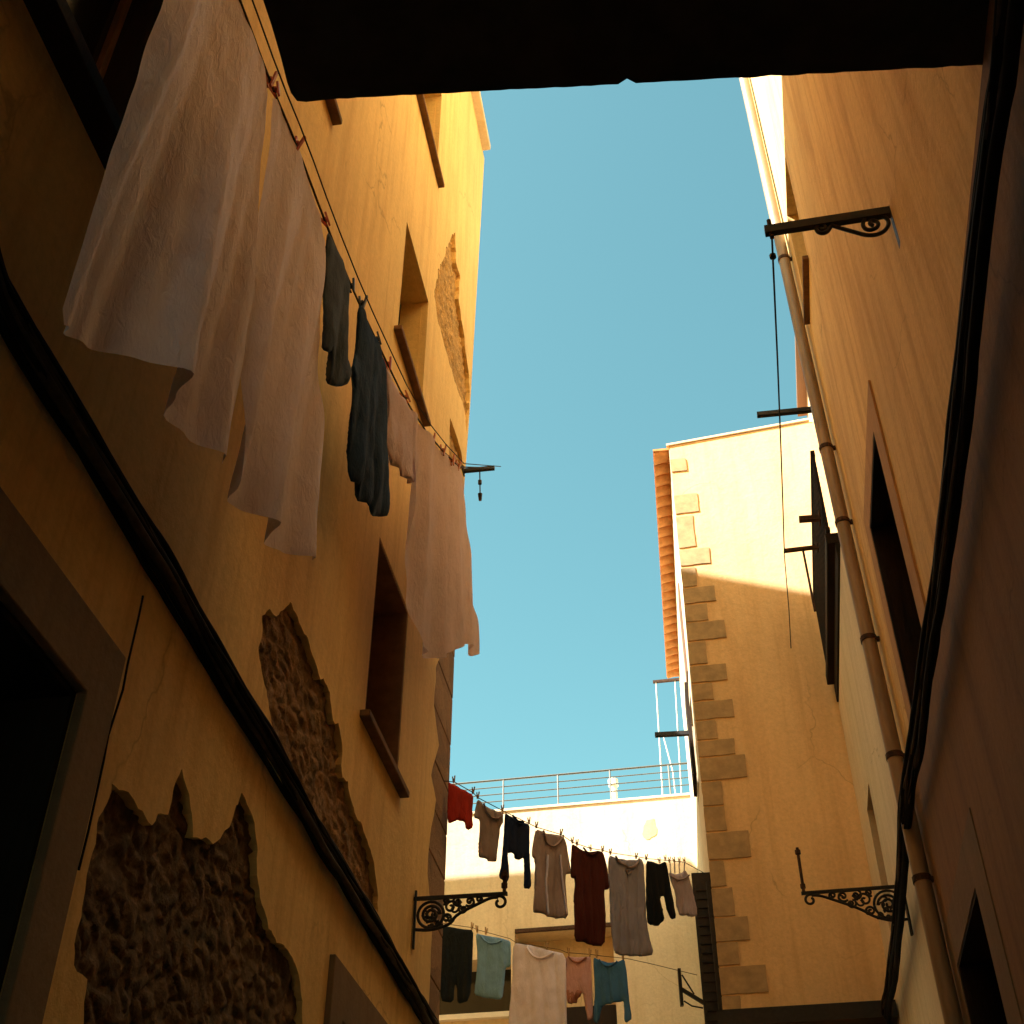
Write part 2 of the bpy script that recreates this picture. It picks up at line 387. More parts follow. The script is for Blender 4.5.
relief(L, pC, .025, PT - .004, .035, 5.1, "exposed_masonry", M['masonry_up'], lh, 10)
relief(L, pD, .025, PT - .004, .035, 9.1, "exposed_masonry", M['masonry_up'], lh, 10)
# bare stones of the corner
cs = MB(); hh = -EYE + .01; i = 0
while hh < strip[-1].y + .3:
    n = .34 + .1 * random.random(); cu = corner_u(hh + n / 2)
    cs.hexa([L.P(7.6 + .1 * (i % 2), .015, hh), L.P(corner_u(hh) - .004, .012, hh), L.P(corner_u(hh) - .004, .07, hh), L.P(7.6, .07, hh),
             L.P(7.6, .015, hh + n - .008), L.P(corner_u(hh + n) - .004, .014, hh + n - .008), L.P(corner_u(hh + n) - .004, .07, hh + n - .008), L.P(7.6, .07, hh + n - .008)])
    hh += n; i += 1
csf = [p for p in cs.v]
cs.build("corner_stones", M['cornerstone'], lh, bevel=.008)
for r in wins_L + near_L: window(lh, L, r, .24, M['wood_dark'], (.10, .06, .045), M['wood_sill'])
window(lh, L, dwin, .30, M['wood_shutter'], (.1, .10, .08), M['wood_dark'])
# door surrounds and doors
def lining(parent, fr, r, d1, m, t=.025, d0=.004, name="jamb_lining"):
    (a, c), (b, e) = r[0], r[2]
    return MB().panel(fr, rect(a + .001, b - .001, c + .001, e - .001), [rect(a + t, b - t, c + .002, e - t)], d0, d1).build(name, m, parent)
def surround(parent, fr, r, w, wt, m, d=-.03, name="door_surround"):
    (a, c), (b, t) = r[0], r[2]
    o = MB().panel(fr, [(a - w, c), (a, c), (a, t), (b, t), (b, c), (b + w, c), (b + w, t + wt), (a - w, t + wt)], [], d, .03).build(name, m, parent, bevel=.006)
    return o
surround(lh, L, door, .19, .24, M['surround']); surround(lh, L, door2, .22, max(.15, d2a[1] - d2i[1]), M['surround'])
for r in (door, door2):
    (a, c), (b, t) = r[0], r[2]
    dr = MB().fbox(L, a, b, .33, .39, c, t)
    for q in range(2):
        x0 = a + (b - a) * q / 2
        for (e, f) in ((c + .2, c + 1.3), (c + 1.5, t - .25)): dr.fbox(L, x0 + .12, x0 + (b - a) / 2 - .12, .305, .335, e, f)
    do = dr.build("door", M['door'], lh, bevel=.01)
    MB().tube([L.P(a + .95, .27, 0 - .5), L.P(a + .95, .27, -.3)], .015).build("handle", M['iron'], do)
lining(lh, L, door, .33, M['door']); lining(lh, L, door2, .33, M['door']); lining(lh, L, dwin, .30, M['wood_dark']); lining(lh, L, wins_L[0], .24, M['lin_brown'])
# thin bell wire beside the door
wp = densify([Vector(p) for p in L.pts([(143, 596), (132, 640), (122, 690), (108, 735), (97, 790), (88, 830), (78, 870)], -.012)], .08, False)
tag(MB().tube([L.P(p.x, -.014 + .006 * noise.noise(Vector((p.y * 5, 0, 3))), p.y) for p in wp], .004, 6).build("wall_wire", M['cable']), "thin dark wire running down beside the left doorway surround", "wire")

# ------------------------------------------------------------------ RIGHT HOUSE
rh = thing("plain_ochre_house", "tall ochre house on the right with streaked plaster and framed windows", "house", R.P(3, 3, -EYE))
w1o = rect(5.87, 7.30, 3.62, 5.51); w1i = rect(6.10, 7.10, 3.80, 5.29)
a2 = R.px((977.8, 886.7)); b2 = R.px((960, 975))
w2o = rect(6.0, 7.7, -.4, 2.70); w2i = rect(max(6.1, a2[0]), min(7.5, b2[0]), -.3, a2[1])
w4 = rect(7.22, 7.92, 8.28, 9.72); w5 = rect(7.22, 7.92, 12.4, 13.9)
wnr = [rect(2.2, 3.2, 6.2, 7.6)]
pu_lo, pu_hi = 8.55, 9.15
RT = 19.0
holes = [w1i, w2i, w4, w5] + wnr
MB().panel(R, [(-10, -EYE), (8.5, -EYE), (9.1, RT), (-10, RT)], holes, 0, .5).fbox(R, -10, 8.9, .48, 8, -EYE, RT - .05).build("wall", M['ochreR'], rh)
MB().panel(R, [(-10, -EYE), (pu_lo - .02, -EYE), (pu_lo - .02, 3.66), (5, 3.74), (2.6, 3.80), (-10, 3.80)], [w2o], -.008, .02).build("shaded_lower_wall", M['dado_shade'], rh)  # dark lower panel, near shade put into its colour
MB().fbox(R, -10, 9.2, -.25, .4, RT + .002, RT + .14).build("cornice", M['cream'], rh, bevel=.01)
for o_, i_ in ((w1o, w1i), (w2o, w2i)):
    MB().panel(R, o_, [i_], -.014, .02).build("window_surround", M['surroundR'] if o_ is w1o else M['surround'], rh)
    window(rh, R, i_, .26, M['wood_dark']); lining(rh, R, i_, .26, M['wood_dark'], d0=-.010)
for r in (w4, w5): window(rh, R, r, .20, M['wood_dark'], (.03, .05, .05), M['wood_sill'])
window(rh, R, wnr[0], .2, M['wood_dark'], (.05, .05, .05), M['wood_sill'])

# ------------------------------------------------------------------ BEIGE HOUSE (between the pipe and the corner house)
bh = thing("beige_house", "narrow beige house between the drainpipe and the corner house, with a dark wooden balcony", "house", R.P(10.4, 1, -EYE))
w3 = rect(10.5, 11.05, 3.7, 5.03)
MB().panel(R, [(8.45, -EYE), (11.9, -EYE), (11.9, 6.6), (8.9, 6.6)], [w3], .012, .45).fbox(R, 9.12, 11.9, .44, 6, -EYE, 6.6).fbox(R, 9.12, 12.6, .36, 6, 6.6, 11.35).build("wall", M['beige'], bh)
window(bh, R, w3, .16, M['wood_dark'])
MB().fbox(R, 10.2, 12.62, .24, 1.2, 11.36, 11.44).build("eave", M['wood_shutter'], bh, bevel=.005)
bal = MB().fbox(R, 9.3, 11.86, -.005, .30, 6.62, 6.80).fbox(R, 9.3, 11.80, -.075, .30, 6.80, 6.92).build("balcony", M['wood_dark'], bh, bevel=.008)
bp = MB()
x = 9.32
bp.fbox(R, 9.3, 11.78, -.06, -.02, 7.86, 7.92).fbox(R, 9.3, 11.78, -.06, -.02, 6.95, 6.99)
bp.fbox(R, 9.3, 11.78, -.045, -.035, 6.99, 7.86)
while x < 11.78:
    bp.fbox(R, x, x + .025, -.055, -.025, 6.92, 7.9); x += .11
bp.build("railing_panel", M['wood_dark'], bal)
MB().fbox(R, 8.7, 9.8, .30, .357, 6.95, 9.7).build("shutter", M['wood_dark'], bh)

# ------------------------------------------------------------------ CORNER HOUSE with quoins
ch = thing("corner_house", "corner house facing the alley with stone quoins and a terracotta tiled eave", "house", FR.P(.4, 2, -EYE))
cv = lambda h: -.36 - (10.5 - h) * .006
FT = 10.5
MB().panel(FR, [(cv(-EYE), -EYE), (4, -EYE), (4, 10.62), (1.4, 10.6), (cv(FT), FT)], [], 0, .4).build("wall", M['front'], ch)
SF = Frame(RP(11.9, -.372, 0) - Vector((0, 0, EYE)), (uR * 5.6 + nR * -.385), (nR * 5.6 + uR * .385))   # side face, s from the corner
sw1 = rect(1.2, 2.3, 7.9, 9.2); sw2 = rect(1.2, 2.2, 6.6, 7.75)
MB().panel(SF, [(0.002, -EYE), (5.62, -EYE), (5.62, 10.45), (.002, 10.45)], [sw1, sw2], .0, .42).build("side_wall", M['creamface'], ch)
MB().add([RP(12.3, 0.1, -EYE), RP(12.3, 4, -EYE), RP(17.4, 4, -EYE), RP(17.4, -.3, -EYE), RP(12.3, .1, 10.4), RP(12.3, 4, 10.4), RP(17.4, 4, 10.4), RP(17.4, -.3, 10.4)],
         [(3, 2, 1, 0), (4, 5, 6, 7), (0, 1, 5, 4), (1, 2, 6, 5), (2, 3, 7, 6), (3, 0, 4, 7)]).build("core", M['cream'], ch)
window(ch, SF, sw1, .12, M['wood_dark'], None)
window(ch, SF, sw2, .12, M['wood_dark'], None)
MB().fbox(SF, 1.15, 1.7, -.02, -.002, 7.9, 9.2).build('shutter', M['wood_shutter'], ch)
MB().fbox(SF, 1.15, 1.75, -.06, -.02, 6.55, 7.75).build("shutter", M['wood_dark'], ch)
# coping on the front wall
cop = MB()
pts = [(-.40, 10.50), (1.39, 10.625)]
for (a, b) in zip(pts, pts[1:]):
    cop.hexa([FR.P(a[0], -.02, a[1]), FR.P(b[0], -.02, b[1]), FR.P(b[0], .4, b[1]), FR.P(a[0], .4, a[1]),
              FR.P(a[0], -.02, a[1] + .03), FR.P(b[0], -.02, b[1] + .03), FR.P(b[0], .4, b[1] + .03), FR.P(a[0], .4, a[1] + .03)])
cop.build("coping", M['cream'], ch)
# quoins
Q = [(459, 472, 687), (494.6, 514, 699.4), (516, 548, 696), (549.5, 566, 711), (567.5, 587, 697.5), (588, 604, 716.5), (605, 622, 708.6), (623, 641, 727), (642, 665, 708),
     (666, 683, 728), (684, 701, 714), (702, 720, 735), (721, 740, 718), (741, 757, 736), (758, 781, 748), (782, 806, 724), (807, 832, 727), (833, 860, 752), (861, 887, 726.6),
     (888, 917, 735.5), (918, 942, 750.5), (943, 966, 740), (967, 995, 769), (996, 1015, 742), (1016, 1045, 765), (1046, 1080, 742)]
def corner_x(y): return 671.7 + (y - 456) * .0923
for i, (y0, y1, xr) in enumerate(Q):
    s0, h1 = FR.px((corner_x(y0), y0)); s1, h0 = FR.px((xr, y1)); h1 = FR.px((corner_x((y0 + y1) / 2) + 6, y0 + .5))[1]
    h0 = FR.px((corner_x((y0 + y1) / 2) + 6, y1 - .3))[1]; c0 = cv((h0 + h1) / 2) - .006
    po = rough_poly([(c0, h0), (s1, h0), (s1, h1), (c0, h1)], .05, .007, i * 3.1)
    po = [Vector((min(max(p.x, c0), 9), p.y)) for p in po]
    MB().panel(FR, po, [], -.010 - .004 * random.random(), .02).build("quoin", M['quoin'], ch)
# eave tiles
for i in range(25):
    s = .02 + i * .218
    mb = MB(); n = 9; vs = []
    for e in (-.19, .05):
        for q in range(n):
            a = math.pi * q / (n - 1); r = .102 if e < 0 else .09
            vs.append(SF.P(s + .1 - r * math.cos(a), e, 10.42 - .075 * math.sin(a) + (e + .2) * .25))
        for q in range(n):
            a = math.pi * q / (n - 1); r = (.102 if e < 0 else .09) - .014
            vs.append(SF.P(s + .1 - r * math.cos(a), e, 10.43 - .06 * math.sin(a) + (e + .2) * .25))
    fs = []
    for q in range(n - 1):
        fs += [(q, q + 1, 2 * n + q + 1, 2 * n + q), (n + q, 3 * n + q, 3 * n + q + 1, n + q + 1), (q, n + q, n + q + 1, q + 1)]
    mb.add(vs, fs).build("roof_tile", M['tile'], ch, smooth=False)
MB().add([SF.P(0, -.2, 10.44), SF.P(5.5, -.2, 10.44), SF.P(5.5, 3, 10.46), SF.P(0, 3, 10.46), SF.P(0, -.2, 10.47), SF.P(5.5, -.2, 10.47), SF.P(5.5, 3, 10.49), SF.P(0, 3, 10.49)],
         [(3, 2, 1, 0), (4, 5, 6, 7), (0, 1, 5, 4), (1, 2, 6, 5), (2, 3, 7, 6), (3, 0, 4, 7)]).build("roof", M['tile'], ch)
MB().fbox(FR, -.45, 1.1, -.32, -.001, 3.36, 3.50).build("canopy", M['iron'], ch)
for (s, w_, h1) in ((.35, .20, 5.05), (.08, .07, 4.85)):
    lf = MB().fbox(SF, s, s + .05, -w_, -.01, 2.2, h1)
    for q in range(30): lf.fbox(SF, s - .012, s - .001, -w_ + .03, -.04, 2.25 + q * .09, 2.25 + q * .09 + .06)
    lf.build("shutter", M['iron'], ch)

# ------------------------------------------------------------------ BACK HOUSE
kh = thing("cream_house", "cream rendered house closing the end of the alley under a railed roof terrace", "house", BK.P(-4, 2, -EYE))
oA = [BK.px((440, 962)), BK.px((511, 1013))]; oB = [BK.px((515, 933)), BK.px((621, 1100))]
rA = rect(-6, oA[1][0], oA[1][1], oA[0][1]); rB = rect(oB[0][0], oB[1][0], 3.2, oB[0][1])
MB().panel(BK, [(-9, -EYE), (-.2, -EYE), (-.2, 8.43), (-9, 8.43)], [rA, rB], 0, .5).fbox(BK, -9, -.2, 1.3, 6, -EYE, 8.4).fbox(BK, -9, -.2, .5, 1.3, 7, 8.4).build("wall", M['cream'], kh)
MB().fbox(BK, -9, -.25, -.02, .3, 8.432, 8.47).build("coping", M['cream'], kh)
MB().fbox(BK, oA[1][0] + .05, -.3, .42, .46, 3.2, 7).build("inner_wall", M['beige'], kh)
wn = MB().fbox(BK, -6, oA[1][0] + .1, .5, .56, oA[1][1] - .1, oA[0][1] + .1)
wn.build("window", M['glass'], kh)
MB().fbox(BK, -6, oA[1][0] + .05, -.10, .12, oA[1][1] - .07, oA[1][1]).build("ledge", M['white_metal'], kh)
MB().fbox(BK, oB[0][0], oB[1][0], -.02, .03, oB[0][1] - .001, oB[0][1] + .05).build("lintel", M['rust'], kh)
MB().fbox(BK, oB[0][0] + .02, oB[1][0] - .02, .1, .4, 3.2, BK.px((600, 1003))[1]).build("shutter", M['wood_dark'], kh)
st = [BK.px((650 + 7 * math.cos(a) * (1 + .2 * math.sin(3 * a)), 829 + 11 * math.sin(a) * (1 + .15 * math.cos(2 * a + 1)))) for a in [i * .3 for i in range(21)]]
MB().panel(BK, rough_poly(st, .04, .03, 6), [], -.006, .01).build("mortar_patch", M['stain'], kh)
rl = MB()
for h in (8.98, 8.86, 8.74, 8.62): rl.tube([BK.P(-9, .02, h), BK.P(-.75, .02, h)], .016 if h > 8.9 else .009, 6)
for xx in (503, 558, 611, 671): 
    s = BK.px((xx, 800))[0]; rl.tube([BK.P(s, .02, 8.45), BK.P(s, .02, 8.98)], .014, 6)
for s in (-5.2, -6.4, -7.6): rl.tube([BK.P(s, .02, 8.45), BK.P(s, .02, 8.98)], .014, 6)
rl.build("railing", M['steel'], kh)
# things on the roof terrace
T1 = Frame(uR * 18.6, nR, uR)
f = lambda p: T1.P(*((lambda a: (a[0], 0, a[1]))(T1.px(p))))
fr_ = thing("terrace_frame", "thin white metal frame with leaning poles standing on the roof terrace", "metal frame", f((664, 802)))
MB().tube([f((656, 682)), f((663, 800))], .013, 6).build("pole", M['white_metal'], fr_)
MB().tube([f((663, 735)), f((673, 772)), f((676, 800))], .012, 6).build("brace", M['white_metal'], fr_)
MB().tube([f((675, 680)), f((682, 800))], .013, 6).build("pole", M['white_metal'], fr_)
MB().bar(f((653, 682)), f((684, 679)), .05, .04).build("crossbar", M['rust'], fr_)
vp = MB().tube([f((614.5, 806)), f((613.5, 785))], .06, 10); vp.tube([f((613.5, 786)), f((613, 780))], .085, 10)
tag(vp.build("vent_pipe", M['white_metal']), "short pale vent pipe standing behind the terrace railing", "vent pipe")

# ------------------------------------------------------------------ OVERHANG above the camera
ov = thing("overhang", "dark underside of the house passage bridging the alley overhead at the top", "overhang", RP(0, 0, 3.8))
def oh(p):
    v = ray(p); return v * (3.8 / v.z)
edge_px = [(263, 0), (271, 24), (274, 34), (281, 58), (287, 82), (291, 93), (297, 101), (306, 102)]
for x_ in range(330, 1000, 9):
    y_ = 100.5 - (x_ - 306) * .0525 + 1.2 * noise.noise(Vector((x_ * .05, 3, 0))) + .7 * noise.noise(Vector((x_ * .2, 8, 0)))
    if 618 < x_ < 632: y_ -= 4.5
    edge_px.append((x_, y_))
front = [oh(p) for p in edge_px]
a0 = front[0]; back_l = a0 - uL * 12
end = front[-1]; out_r = end + nR * .6
poly = front + [out_r, out_r - uR * 13, back_l]
HF = Frame(Vector((0, 0, 0)), Vector((1, 0, 0)), Vector((0, 0, 1)))
mb = MB(); pl = [Vector((p.x, p.y)) for p in poly]
vs = []; 
V, E, Fc, *_ = delaunay_2d_cdt(pl, [(i, (i + 1) % len(pl)) for i in range(len(pl))], [], 1, 1e-6)
n = len(V)
mb.v = [Vector((p.x, p.y, 3.8 + EYE)) for p in V] + [Vector((p.x, p.y, 4.06 + EYE)) for p in V]
cnt = {}
for f_ in Fc:
    mb.f.append(tuple(f_)); mb.f.append(tuple(i + n for i in reversed(f_)))
    for i in range(len(f_)):
        e = (f_[i], f_[(i + 1) % len(f_)]); cnt.setdefault(tuple(sorted(e)), []).append(e)
for kx, l in cnt.items():
    if len(l) == 1: i, j = l[0]; mb.f.append((j, i, i + n, j + n))
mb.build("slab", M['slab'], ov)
MB().add([RP(-10, -.98, 4.06), RP(1.3, -.98, 4.06), RP(1.3, 1.1, 4.06), RP(-10, 1.1, 4.06), RP(-10, -.98, 15.5), RP(1.3, -.98, 15.5), RP(1.3, 1.1, 15.5), RP(-10, 1.1, 15.5)],
         [(3, 2, 1, 0), (4, 5, 6, 7), (0, 1, 5, 4), (1, 2, 6, 5), (2, 3, 7, 6), (3, 0, 4, 7)]).build("sky_blocker", M['ochreR'], ov)  # unseen box added over the slab to cut sky light nearby

# ------------------------------------------------------------------ DRAINPIPE
pp = [R.px(p, -.075) for p in ((743.5, 77), (786, 260), (829, 440), (884, 700), (918, 850), (952.5, 1016))]
pp = [(a, h) for a, h in pp]
(a0_, h0_), (a1_, h1_) = pp[-1], pp[0]
def pipe_u(h): return a0_ + (a1_ - a0_) * (h - h0_) / (h1_ - h0_)
dp = thing("drainpipe", "weathered zinc drainpipe running down the right house beside the beige wall", "drainpipe", R.P(pipe_u(-EYE), -.075, -EYE))
MB().tube([R.P(pipe_u(h), -.075, h) for h in (-EYE, 2, 4, 6, 8, 10, 12, RT - .1)], .053, 14).build("pipe", M['pipe'], dp, smooth=True)
for y in (260, 449, 523, 640, 757, 880):
    x_ = 743.5 + (y - 77) * .2225; h = R.px((x_, y), -.075)[1]
    MB().tube([R.P(pipe_u(h - .02), -.075, h - .02), R.P(pipe_u(h + .02), -.075, h + .02)], .059, 14).bar(R.P(pipe_u(h), -.02, h), R.P(pipe_u(h), .01, h), .03, .03).build("clamp", M['rust'], dp)

# ------------------------------------------------------------------ CABLE BUNDLES
def bundle(name, label, fr, pxs, d, n, spread, r, seed, ext0, ext1):
    base = [Vector(p) for p in fr.pts(pxs, d)]
    base = [base[0] + (base[0] - base[1]).normalized() * ext0] + base + [base[-1] + (base[-1] - base[-2]).normalized() * ext1]
    base = densify(chaikin(base, 2, False), .07, False)
    t = thing(name, label, "cables", fr.P(base[0].x, 0, base[0].y))
    rd = random.Random(seed)
    for i in range(n):
        ph = rd.random() * 60; rr = r * (0.35 + .9 * rd.random() ** 2); of = (i / (n - 1) - .5) * spread
        od = -rr - abs(rd.random()) * .05
        pts = []
        for j, p in enumerate(base):
            q = Vector((j * .035, ph, seed)); w = noise.noise(Vector((j * .035, 30, seed))) * .05 + noise.noise(q * 2.3) * (.03 + .012 * (i % 3)) + noise.noise(q * 6) * .018 + noise.noise(q * 15) * .006
            tgt = (base[min(j + 1, len(base) - 1)] - base[max(j - 1, 0)]).normalized(); nn = Vector((-tgt.y, tgt.x))
            o2 = p + nn * (of + w)
            pts.append(fr.P(o2.x, d + od + .02 * noise.noise(q * 2 + Vector((5, 5, 5))) + .03, o2.y))
        MB().tube(pts, rr, 7).build("cable", M['cable_g'] if i % 4 == 3 else M['cable'], t, smooth=True)
bundle("cable_bundle", "thick sagging bundle of black cables along the left ochre wall", L, [(-10, 270), (0, 300), (60, 400), (120, 500), (180, 598), (250, 716), (320, 840), (375, 928), (432, 1026)], -.03, 14, .085, .016, 3, 3, 1)
bundle("cable_bundle", "thick bundle of black cables climbing the right ochre wall past the drainpipe", R, [(1003, 60), (998, 100), (985, 210), (972, 320), (958, 430), (942, 550), (929, 650), (917, 745), (908, 800), (902, 870), (896, 940), (888, 1010)], -.10, 16, .115, .019, 8, 3, .2)

# ------------------------------------------------------------------ IRONWORK
def arc(c, r0, r1, a0, a1, n=22):
    return [(c[0] + (r0 + (r1 - r0) * i / n) * math.cos(a0 + (a1 - a0) * i / n), c[1] + (r0 + (r1 - r0) * i / n) * math.sin(a0 + (a1 - a0) * i / n)) for i in range(n + 1)]
def lamp_bracket(label, A, out, ln, dp_, post, name="lamp_bracket", pins=1):
    """A: where the top bar meets the wall; out: unit vector away from the wall"""
    out = out.normalized(); G = lambda p, o=0: A + out * p[0] + ZV * p[1] + out.cross(ZV) * o
    t = thing(name, label, "bracket", A)
    MB().bar(G((0, 0)), G((ln, 0)), .022, .022).build("top_bar", M['iron'], t)
    MB().bar(G((.012, .05)), G((.012, -dp_ - .12)), .035, .014).build("wall_plate", M['iron'], t)
    br = MB(); r = .011
    P = [(.02, -dp_), (.12, -dp_ - .01), (.25, -dp_ * .88), (ln * .45, -dp_ * .6), (ln * .7, -dp_ * .26), (ln * .82, -dp_ * .10), (ln * .9, -.02)]
    br.tube([G(p) for p in chaikin([Vector(p) for p in P], 2, False)], r)
    br.tube([G(p) for p in arc((ln * .92, -.055), .045, .018, math.pi * .75, -math.pi * 1.35)], r * .9)
    br.build("brace", M['iron'], t, smooth=True)
    sc = MB(); R0 = dp_ * .42; c = (R0 + .03, -R0 - .025)
    sc.tube([G(p) for p in arc(c, R0, R0, 0, 2 * math.pi, 28)], r * .9)
    sc.tube([G(p) for p in arc(c, R0 * .75, R0 * .1, 0, 4.2 * math.pi, 40)], r * .9)
    for q in range(6):
        a = q * math.pi / 3; sc.tube([G(p) for p in arc((c[0] + R0 * .45 * math.cos(a), c[1] + R0 * .45 * math.sin(a)), R0 * .2, R0 * .12, a, a + 4.5, 10)], r * .7, 6)
    for q, (fx, fy, rr) in enumerate(((.40, .33, .22), (.47, .17, .17), (.53, .42, .14), (.60, .18, .17), (.70, .13, .11), (.36, .68, .14), (.28, .85, .10), (.20, .9, .09), (.345, .12, .12))):
        cc = (fx * ln, -fy * dp_)
        sc.tube([G(p) for p in arc(cc, rr * dp_, rr * dp_ * .15, q * 1.3, q * 1.3 + 2.7 * math.pi, 26)], r * .8, 6)
        sc.tube([G(p) for p in arc((cc[0] + rr * dp_ * .5, cc[1] - rr * dp_ * .3), rr * dp_ * .6, rr * dp_ * .2, -q, -q - 1.6 * math.pi, 16)], r * .7, 6)
    sc.build("scrollwork", M['iron'], t, smooth=True)
    if post:
        ps = MB(); b = G((ln - .02, 0)); 
        ps.tube([b, b + ZV * post], [.012, .012], 8).tube([b + ZV * (post - .05), b + ZV * (post - .02)], .022, 8)
        ps.tube([b + ZV * .04, b + ZV * .07], .02, 8); ps.build("lamp_pin", M['rust'], t)
    return t
def reach(fr, pw, tip, d=0):
    s, h = fr.px(pw, d); A = fr.P(s, d, h); v = ray(tip); out = -fr.N
    # distance along out whose projection comes nearest to the tip pixel
    best = min((abs(((A + out * (i * .01)) - Vector((0, 0, EYE))).normalized().dot(v.normalized()) - 1), i * .01) for i in range(1, 300))
    return A, best[1]
A, ln = reach(L, (414, 899), (508, 893))
print("bracket L", A, ln)
lamp_bracket("black scrolled lamp bracket on the left wall near the house corner", A, nL, ln, ln * .33, .16)
A, ln = reach(R, (904, 886), (801, 889))
print("bracket R", A, ln)
lamp_bracket("black scrolled lamp bracket on the right wall with an upright pin at its tip", A, -nR, ln, ln * .33, .36)
# upper plain bar with two scrolls
A, ln = reach(R, (890, 212), (765, 227))
print("bracket up", A, ln)
out = -nR; t = thing("scroll_bracket", "flat black iron bar bracket with two open scrolls high on the right wall", "bracket", A)
G = lambda p: A + out * p[0] + ZV * p[1]
MB().bar(G((-.02, 0)), G((ln, 0)), .035, .055).build("top_bar", M['iron'], t)
VB = Frame(Vector((A.x, A.y, 0)), out, uR)
z5b = lambda l: [VB.P(*(lambda q: (q[0], 0, q[1]))(VB.px((740 + x / 5.69, 160 + y / 5.69)))) for x, y in l]
sc = MB()
for l in ([(470, 352), (510, 368), (570, 388), (650, 410), (720, 430), (790, 425), (838, 392), (850, 345), (805, 312), (745, 318), (698, 348), (702, 388), (740, 402), (786, 382), (786, 352), (750, 343), (734, 362), (758, 374)],
          [(520, 370), (506, 402), (475, 420), (442, 411), (430, 388), (450, 371), (482, 374), (490, 392), (470, 400), (458, 391)]):
    q = z5b(l); q = [Vector(v) for v in q]
    for _ in range(2): q = [q[0]] + sum([[a_ * .75 + b_ * .25, a_ * .25 + b_ * .75] for a_, b_ in zip(q, q[1:])], []) + [q[-1]]
    sc.tube(q, .011, 8)
sc.build("scrollwork", M['iron'], t, smooth=True)
MB().bar(G((-.005, .03)), G((-.005, -.26)), .05, .012, out).build("wall_plate", M['iron'], t)
MB().tube([G((ln - .03, .08)), G((ln - .03, -.06))], .012, 8).build("bolt", M['rust'], t)
TIP = G((ln - .03, -.05))
def rod(label, A, B, w, m='iron', name="iron_rod", brace=None):
    A, B = Vector(A), Vector(B)
    t = thing(name, label, "rod", A)
    MB().bar(A, B, w, w).build("bar", M[m], t)
    MB().bar(A + (B - A).normalized() * .012, A - (B - A).normalized() * .004, w * 2.2, w * 2.2).build("wall_plate", M[m], t)
    if brace: MB().bar(brace[0], brace[1], w * .6, w * .6).build("brace", M[m], t)
    return t
# left corner rod
A, ln = reach(L, (463, 471), (491, 470)); print("rodL", A, ln)
LROD = A; rod("short black rod sticking out of the left house corner holding the near clothesline", A, A + nL * max(.3, ln), .035)
tip = A + nL * max(.3, ln)
A2 = tip - nL * .14
tg = thing("pulley", "short knotted cord dangling from the black rod on the left house corner", "pulley", A2 - ZV * .35)
MB().tube([A2, A2 - ZV * .12 + uL * .02, A2 - ZV * .28 + uL * .05], .006, 6).build("cord", M['rope'], tg)
MB().tube([A2 - ZV * .12 + uL * .02, A2 - ZV * .16 + uL * .025], .018, 8).tube([A2 - ZV * .26 + uL * .045, A2 - ZV * .33 + uL * .06], [.022, .014], 8).build("weight", M['iron'], tg)
# rods on the beige house / pipe side
def ruv(p, u):
    v = ray(p); q = v * (u / v.dot(uR)); return Vector((q.x, q.y, q.z + EYE))
A = ruv((818, 409), 8.9); B = ruv((757, 415), 8.9); rod("slender black rod jutting left over the sky from beside the drainpipe", A, B, .045)
A = ruv((820, 518), 9.4); B = ruv((799, 519.5), 9.4); rod("stubby dark rod beside the wooden balcony of the beige house", A, B, .05, 'rust')
A = ruv((818, 547), 9.4); B = ruv((784, 551), 9.4); HR = B
rod("rusty rod with a slanted brace beside the wooden balcony", A, B, .032, 'rust', brace=(ruv((803, 550), 9.4), ruv((815, 611), 9.3)))
A = ruv((692, 733), 13.2); B = ruv((655, 735), 13.2); rod("dark rod jutting from the side face of the corner house toward the terrace", A, B, .05)
# cord from the scroll bracket to the rusty rod, then hanging
m1 = (TIP + HR) / 2 - ZV * .06
cl = thing("pulley_line", "thin pulley cord from the scroll bracket tip down past the rusty rod", "cord", HR)
MB().tube([TIP + ZV * .1, TIP, TIP.lerp(m1, .5) - ZV * .02, m1, m1.lerp(HR, .5) - ZV * .02, HR - ZV * .02], .0055, 6).build("cord", M['rope'], cl)
MB().tube([HR, ruv((786, 575), 9.4), ruv((789, 610), 9.4), ruv((791, 648), 9.4)], .005, 6).build("hanging_end", M['rope'], cl)
b = TIP + (m1 - TIP) * .07
MB().tube([b + ZV * .02, b + ZV * .008, b - ZV * .012, b - ZV * .022], [.006, .018, .018, .006], 8).build("bead", M['iron'], cl)
# wall-mounted holder on the side face, low
D0 = 12.25
hb = thing("wall_holder", "dark flat wall holder with braced arm beside the black shutters at the alley end", "bracket", ruv((706, 1000), D0))
MB().bar(ruv((679, 969), D0), ruv((682, 1006), D0), .05, .03).build("plate", M['iron'], hb)
MB().bar(ruv((681, 989), D0), ruv((704, 1003), D0), .035, .035).bar(ruv((682, 975), D0), ruv((694, 994), D0), .015, .015).tube([ruv((684, 1001), D0), ruv((692, 1006), D0), ruv((703, 1008), D0)], .008, 6).build("arm", M['iron'], hb)

